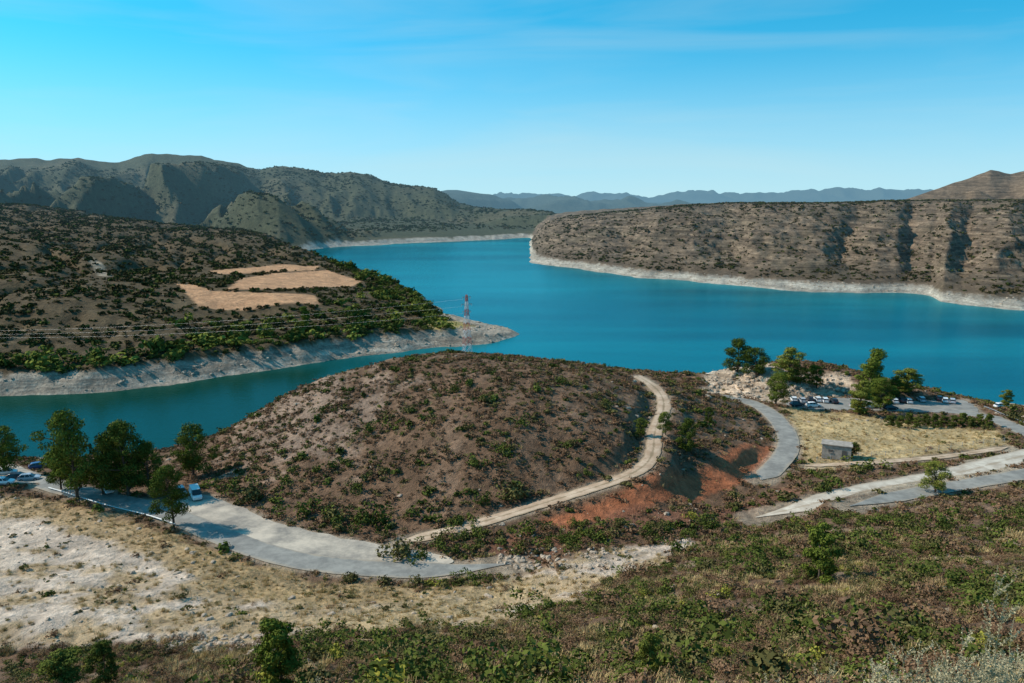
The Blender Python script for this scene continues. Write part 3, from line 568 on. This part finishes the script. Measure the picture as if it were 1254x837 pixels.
# ---------------------------------------------------------------- cars
M['glass']=simple('car_glass',(.02,.025,.03),.08,0,0,0,.6); M['tyre']=simple('tyre',(.02,.02,.02),.9); M['rim']=simple('rim',(.4,.4,.42),.35,.8); M['lampr']=simple('tail_lamp',(.35,.01,.01),.3); M['lampw']=simple('head_lamp',(.7,.7,.68),.2)
cc={}
def car_mesh(colr,van=False):
    key=(colr,van)
    if key in cc: return cc[key]
    pm=simple('car_paint',colr,.28,.1,0,0,.5); V=[];Fc=[];MI=[]
    def loft(secs,mi,capmi=None):
        o=len(V); k=len(secs[0])
        for s in secs: V.extend(s)
        for i in range(len(secs)-1):
            for j in range(k): Fc.append([o+i*k+j,o+i*k+(j+1)%k,o+(i+1)*k+(j+1)%k,o+(i+1)*k+j]); MI.append(mi[j] if isinstance(mi,list) else mi)
        for s in (0,len(secs)-1):
            b=o+s*k
            Fc.append([b,b+1,b+2,b+3] if k==4 else [b+1,b+2,b+3,b+4]); MI.append(capmi if capmi is not None else 0)
            if k==6: Fc.append([b,b+1,b+4,b+5]); MI.append(capmi if capmi is not None else 0)
    def sec(x,hw,zb,zm,zt): return [(x,-hw*.92,zb),(x,-hw,zm),(x,-hw*.9,zt),(x,hw*.9,zt),(x,hw,zm),(x,hw*.92,zb)]
    if not van:
        loft([sec(-2.12,.74,.42,.6,.78),sec(-2.02,.84,.28,.6,.92),(sec(-1.3,.88,.22,.62,.96)),sec(0,.89,.22,.62,.93),sec(1.0,.88,.22,.6,.93),sec(1.75,.84,.24,.56,.80),sec(2.08,.74,.34,.5,.66)],0)
        g=lambda x,hb,zb,ht,zt:[(x[0],-hb,zb),(x[1],-ht,zt),(x[1],ht,zt),(x[0],hb,zb)]
        loft([g((-1.95,-1.60),.74,.93,.60,1.30),g((-1.62,-1.30),.78,.93,.62,1.44),g((0.0,-.1),.79,.92,.63,1.47),g((.62,.22),.78,.92,.62,1.43),g((1.12,.42),.74,.92,.58,1.36)],1,1)
        loft([[(x,-w,z),(x,-w*.9,z+.035),(x,w*.9,z+.035),(x,w,z)] for x,w,z in((-1.62,.58,1.31),(-1.3,.63,1.44),(-.1,.64,1.47),(.24,.62,1.435),(.42,.56,1.37))],0)
        for px in (-1.55,-.62,.36): 
            for s in(-1,1): 
                w=.045; loft([[(px-w,s*.80,.92),(px+w,s*.80,.92),(px+w,s*.79,.95),(px-w,s*.79,.95)],[(px-w+(.1 if px<0 else -.25),s*.645,1.44),(px+w+(.1 if px<0 else -.25),s*.645,1.44),(px+w+(.1 if px<0 else -.25),s*.62,1.45),(px-w+(.1 if px<0 else -.25),s*.62,1.45)]],0)
        wx=1.3
    else:
        loft([sec(-2.5,.86,.3,.9,1.15),sec(-2.45,.95,.26,.9,1.18),sec(1.5,.95,.26,.9,1.18),sec(2.2,.9,.26,.7,1.0),sec(2.5,.8,.34,.55,.75)],0)
        g=lambda x0,x1,hb,ht:[(x0,-hb,1.18),(x1,-ht,1.98),(x1,ht,1.98),(x0,hb,1.18)]
        loft([g(-2.46,-2.4,.86,.78),g(.5,.5,.87,.78)],0); loft([g(.5,.5,.86,.77),g(1.95,1.15,.84,.72)],[1,0,1,1],1)
        wx=1.65
    for xx in(-wx,wx):
        for s in(-1,1):
            for r,mi,y0,y1 in((.33,2,.68,.90),(.19,3,.86,.915)):
                o=len(V);n=14
                for yy in(y0,y1):
                    for j in range(n): a=2*math.pi*j/n; V.append((xx+r*math.cos(a),s*yy,.33+r*math.sin(a)))
                for j in range(n): Fc.append([o+j,o+(j+1)%n,o+n+(j+1)%n,o+n+j]); MI.append(mi)
                for j in range(1,n//2): Fc.append([o+n+j-1+0,o+n+j,o+n+n-1-j,o+n+(n-j)%n]); MI.append(mi)
    e=2.09 if not van else 2.46
    for s in(-1,1):
        for xa,mi,zz in((e-.06,5,.56),(-e+.02,4,.74)):
            o=len(V); y0=s*.45;y1=s*.72
            for dx in(0,.06 if xa>0 else -.06): V.extend([(xa+dx,y0,zz),(xa+dx,y1,zz),(xa+dx,y1,zz+.13),(xa+dx,y0,zz+.13)])
            Fc.append([o+4,o+5,o+6,o+7]);MI.append(mi)
            for j in range(4): Fc.append([o+j,o+(j+1)%4,o+4+(j+1)%4,o+4+j]);MI.append(mi)
    me=mesh_np('car',V,Fc,[pm,M['glass'],M['tyre'],M['rim'],M['lampr'],M['lampw']],False,MI); cc[key]=me; return me
white=(.75,.75,.74);silver=(.45,.46,.48);dark=(.03,.035,.045);redc=(.4,.03,.02);blue=(.04,.08,.2)
CARS=[(8,582,white,20),(22,588,dark,15),(36,589,silver,18),(4,594,white,12),(48,574,blue,30),(132,603,white,-50),(240,610,white,-60,True),(222,606,silver,-55),
 (972,492,white,80),(982,493,silver,85),(992,492,dark,80),(1001,492,white,85),(1010,493,white,80),(1021,494,dark,85),(976,498,dark,10),(996,499,white,5),
 (1086,494,redc,75),(1095,494,white,80),(1104,493,dark,78),(1112,494,white,80),(1090,502,dark,5),(1128,492,silver,80),(1157,493,white,70),(1150,491,dark,70),(1166,494,silver,65),(1226,500,white,10),(1049,499,silver,15),(1066,500,white,10)]
for c in CARS:
    p=hit(c[0],c[1],30); o=bpy.data.objects.new('parked_van' if len(c)>4 else 'parked_car',car_mesh(c[2],len(c)>4)); link(o)
    o.location=(p[0],p[1],p[2]+.10+.02); o.rotation_euler=(0,0,math.radians(c[3]))
# ---------------------------------------------------------------- box helper, shed
def box(nm,c,s,mat,parent,bev=.0):
    x,y,z=c;a,b,h=[q/2 for q in s]; V=[(x+i*a,y+j*b,z+k*h) for k in(-1,1) for i,j in((-1,-1),(1,-1),(1,1),(-1,1))]
    me=mesh_np(nm,V,[(0,3,2,1),(4,5,6,7),(0,1,5,4),(1,2,6,5),(2,3,7,6),(3,0,4,7)],[mat]); o=link(bpy.data.objects.new(nm,me),parent)
    if bev: md=o.modifiers.new('b','BEVEL'); md.width=bev
    return o
M['conc']=simple('weathered_concrete',(.36,.30,.25),.95,0,1.2,.3); M['metal']=simple('galvanised_steel',(.35,.36,.37),.5,.5,4,.2); M['door']=simple('painted_steel_door',(.10,.09,.08),.6)
e=bpy.data.objects.new('concrete_shed',None); link(e); p=hit(1024,560,30); e.location=p; e.rotation_euler=(0,0,math.radians(-24))
box('walls',(0,0,1.5),(6,3.4,3.2),M['conc'],e,.03); box('roof',(0,0,3.2),(6.5,3.9,.2),M['conc'],e,.03); box('door',(1.6,-1.73,1.1),(1.0,.08,2.1),M['door'],e); box('window',(-1.2,-1.73,1.8),(.9,.07,.6),M['door'],e); box('window_sill',(-1.2,-1.77,1.45),(1.1,.16,.08),M['conc'],e)
# pylon
M['pred']=simple('red_tower_paint',(.36,.12,.10),.6); M['pwhite']=simple('grey_tower_steel',(.5,.5,.5),.6)
def bars(nm,segs,r,mat,parent):
    parts=[tube([a,b],[r,r],4) for a,b in segs]; V,Fc=join(parts); return link(bpy.data.objects.new(nm,mesh_np(nm,V,Fc,[mat])),parent)
dist=236; px_,py_=(571-CX)/F*dist,dist*1.0; pz=float(lookup(Z,np.array([px_]),np.array([py_]))[0])
e=bpy.data.objects.new('electricity_pylon',None); link(e); e.location=(px_,py_,pz); TOPZ=H-(360-240)/F*dist; PH=TOPZ-pz; e.rotation_euler=(0,0,.5)
nl=9; zs=[PH*i/nl for i in range(nl+1)]; hw=lambda z:1.05*(1-z/PH)+.22
for i in range(nl):
    z0,z1=zs[i],zs[i+1];a,b=hw(z0),hw(z1); c0=[(-a,-a,z0),(a,-a,z0),(a,a,z0),(-a,a,z0)];c1=[(-b,-b,z1),(b,-b,z1),(b,b,z1),(-b,b,z1)]; sg=[]
    for k in range(4): sg+=[(c0[k],c1[k]),(c0[k],c1[(k+1)%4]),(c0[(k+1)%4],c1[k]),(c1[k],c1[(k+1)%4])]
    bars('lattice_%d'%(i+1),sg,.05,M['pred'] if i%2==0 and i>1 else M['pwhite'],e)
arms=[];tips=[]
for zz,w in((PH*.97,1.3),(PH*.86,1.7),(PH*.75,1.3)):
    for s in(-1,1): arms+=[((0,0,zz),(s*w,0,zz)),((0,0,zz-.7),(s*w,0,zz)),((s*w,0,zz),(s*w,0,zz-.7))]; tips.append((s*w,0,zz-.7))
bars('crossarms',arms,.055,M['metal'],e)
seg=[];ca,sa=math.cos(.5),math.sin(.5)
for t in tips[::2]:
    A=np.array([px_+t[0]*ca-t[1]*sa,py_+t[0]*sa+t[1]*ca,pz+t[2]]); Bp=np.array([-330,330,12.0+t[2]*.3]); prev=A
    for k in range(1,25):
        s=k/24; q=A*(1-s)+(Bp+np.array([t[0],t[0],0]))*s; q=q+np.array([0,0,-4*s*(1-s)*6]); seg.append((prev,q)); prev=q
bars('power_lines',seg,.012,M['metal'],None)
def fence(nm,px,step,h,rails,mat):
    Q=smooth_line(hits(px),step,1); sg=[];rl=[]
    for i,q_ in enumerate(Q):
        q_[2]=float(lookup(Z,q_[0:1],q_[1:2])[0]); sg.append((q_,q_+[0,0,h]))
        if i:
            for rz in rails: rl.append((Q[i-1]+[0,0,rz],q_+[0,0,rz]))
    e=bpy.data.objects.new(nm,None); link(e); bars('posts',sg,.05,mat,e); bars('rails',rl,.02 if len(rails)>1 else .12,mat,e)
fence('wire_fence',[(1000,566),(1060,560),(1150,553),(1230,542)],3,1.2,(.4,.75,1.1),M['metal'])
fence('road_guardrail',[(1205,500),(1230,510),(1254,520),(1300,540)],3,.7,(.6,),M['metal'])
fence('road_guardrail',[(60,600),(110,616),(170,630),(215,645)],3,.6,(.5,),M['metal'])
# ---------------------------------------------------------------- foreground wild plants
M['stalk']=leafmat('dry_stalks',(.24,.20,.11),(.56,.48,.31))
def wild(name,u_,d_,top,seed,n,spread):
    k=ray(u_,top); t=d_/k[1]; x=k[0]*t; y=d_; ztop=H+k[2]*t
    rs=np.random.default_rng(seed); z=float(lookup(Z,np.array([x]),np.array([y]))[0]); hh=max(.3,(ztop-z)*.95); print(name,round(x,2),y,round(z,2),round(hh,2)); parts=[];LV=[];LF=[];o=0
    for i in range(n):
        a=rs.random()*6.28; l=hh*(1.0 if i==0 else rs.uniform(.6,.95)); lean=spread*(.15 if i==0 else rs.uniform(.1,1)); main=[]
        for t in np.linspace(0,1,9): main.append(np.array([math.cos(a)*lean*t**1.6,math.sin(a)*lean*t**1.6*.5,l*t])+rs.normal(0,.006,3))
        stems=[(main,.003,1.0)]
        for b in range(6):   # side twigs
            j=rs.integers(4,8); a2=rs.random()*6.28; L2=min(.14,l*rs.uniform(.07,.16)); p0=main[j]
            stems.append(([p0+np.array([math.cos(a2)*L2*.7*t,math.sin(a2)*L2*.7*t,L2*t]) for t in np.linspace(0,1,5)],.0015,.3))
        for pts,rr,wt in stems:
            m_=len(pts)-1; parts.append(tube(pts,np.linspace(rr,.0010,len(pts)),4))
            for j in range(int(60*l*wt)+14):
                t=rs.uniform(.4 if wt==1 else .1,1)**.8; k=t*m_; i0=min(m_-1,int(k)); p0=pts[i0]*(1-(k-i0))+pts[i0+1]*(k-i0); d=rs.normal(size=3); d[2]=abs(d[2])*.8; d/=np.linalg.norm(d); ln=rs.uniform(.008,.028)*(1.2-.5*t); s=np.cross(d,rs.normal(size=3)); s=s/np.linalg.norm(s)*ln*.26
                LV+=[p0,p0+d*ln*.5+s,p0+d*ln,p0+d*ln*.5-s]; LF.append([o,o+1,o+2,o+3]); o+=4
    e=bpy.data.objects.new(name,None); link(e); e.location=(x,y,z-.02)
    V,Fc=join(parts); a=mesh_np('stems',V,Fc,[M['stalk']],True); addattr(a,'tint',np.full(len(V),.2)); link(bpy.data.objects.new('stems',a),e)
    b=mesh_np('leaves',LV,LF,[M['stalk']]); addattr(b,'tint',rs.random(len(LV))); link(bpy.data.objects.new('leaves',b),e)
for i,(u_,d_,tp,n,sp_) in enumerate([(1224,4.6,672,3,.10),(1190,5.0,755,14,.3),(1125,5.4,768,14,.3),(1245,4.6,742,12,.25),(1075,5.8,795,10,.3),(1020,6.4,790,7,.2),(1155,6.2,785,16,.35),(940,7.5,818,7,.2),(1215,5.4,772,18,.3),(1180,5.2,795,18,.3),(1085,6.6,805,12,.3),(1240,5.8,790,18,.3),(1110,5.0,808,14,.3),(390,9,822,5,.12)]):
    wild('wild_sagebrush',u_,d_,tp,300+i,n,sp_)
# ---------------------------------------------------------------- light, sky, camera
EL,AZ=math.radians(38),math.radians(-78)  # azimuth measured from +Y toward +X
sd_=Vector((math.sin(AZ)*math.cos(EL),math.cos(AZ)*math.cos(EL),math.sin(EL)))
l=bpy.data.lights.new('sun','SUN'); l.energy=5.0; l.angle=math.radians(.5); l.color=(1,.92,.79); o=bpy.data.objects.new('sun',l); link(o); o.rotation_euler=(-sd_).to_track_quat('-Z','Y').to_euler()
w=bpy.data.worlds.new('World'); scene.world=w; w.use_nodes=True; nt=w.node_tree;N=nt.nodes;L=nt.links; bg=N['Background']
sk=N.new('ShaderNodeTexSky'); sk.sky_type='NISHITA'; sk.sun_disc=False; sk.sun_elevation=EL; sk.sun_rotation=AZ; sk.altitude=400; sk.air_density=1.0; sk.dust_density=.3; sk.ozone_density=2.0
tc=N.new('ShaderNodeTexCoord')
vma=N.new('ShaderNodeVectorMath'); vma.operation='MULTIPLY_ADD'; vma.inputs[1].default_value=(1,1,.95); vma.inputs[2].default_value=(0,0,.16); L.new(tc.outputs['Generated'],vma.inputs[0])
vn=N.new('ShaderNodeVectorMath'); vn.operation='NORMALIZE'; L.new(vma.outputs[0],vn.inputs[0]); L.new(vn.outputs[0],sk.inputs[0])
mp=N.new('ShaderNodeMapping'); mp.inputs['Scale'].default_value=(1.2,1.2,10); mp.inputs['Rotation'].default_value=(.12,.1,.4); L.new(tc.outputs['Generated'],mp.inputs[0])
no=N.new('ShaderNodeTexNoise'); no.inputs['Scale'].default_value=1.6; no.inputs['Detail'].default_value=8; no.inputs['Distortion'].default_value=.6; L.new(mp.outputs[0],no.inputs['Vector'])
k=N.new('ShaderNodeMapRange'); k.inputs[1].default_value=.47;k.inputs[2].default_value=.78;k.inputs[3].default_value=0;k.inputs[4].default_value=.30; L.new(no.outputs['Fac'],k.inputs[0])
tm=N.new('ShaderNodeMix'); tm.data_type='RGBA'; tm.blend_type='MULTIPLY'; tm.inputs[0].default_value=1; L.new(sk.outputs[0],tm.inputs[6]); tm.inputs[7].default_value=(.23,1.55,1.62,1)
cm=N.new('ShaderNodeMix'); cm.data_type='RGBA'; L.new(k.outputs[0],cm.inputs[0]); L.new(tm.outputs[2],cm.inputs[6]); cm.inputs[7].default_value=(4.5,5.8,6.2,1)
sz=N.new('ShaderNodeSeparateXYZ'); L.new(tc.outputs['Generated'],sz.inputs[0]); k2=N.new('ShaderNodeMapRange'); k2.interpolation_type='SMOOTHSTEP'; k2.inputs[1].default_value=-.06;k2.inputs[2].default_value=.20;k2.inputs[3].default_value=.9;k2.inputs[4].default_value=0; L.new(sz.outputs[2],k2.inputs[0])
hm=N.new('ShaderNodeMix'); hm.data_type='RGBA'; L.new(k2.outputs[0],hm.inputs[0]); L.new(cm.outputs[2],hm.inputs[6]); hm.inputs[7].default_value=(5.0,6.6,6.8,1)
L.new(hm.outputs[2],bg.inputs[0]); bg.inputs[1].default_value=.125
cam=bpy.data.cameras.new('camera'); cam.lens=F/1254*36; cam.sensor_width=36; cam.clip_start=.1; cam.clip_end=30000; co=bpy.data.objects.new('camera',cam); link(co); co.location=(0,0,H); co.rotation_euler=(math.pi/2-PIT,0,0); scene.camera=co
scene.view_settings.view_transform='Standard'; scene.view_settings.look='None'; scene.view_settings.exposure=0
print('done',time.time()-T0)
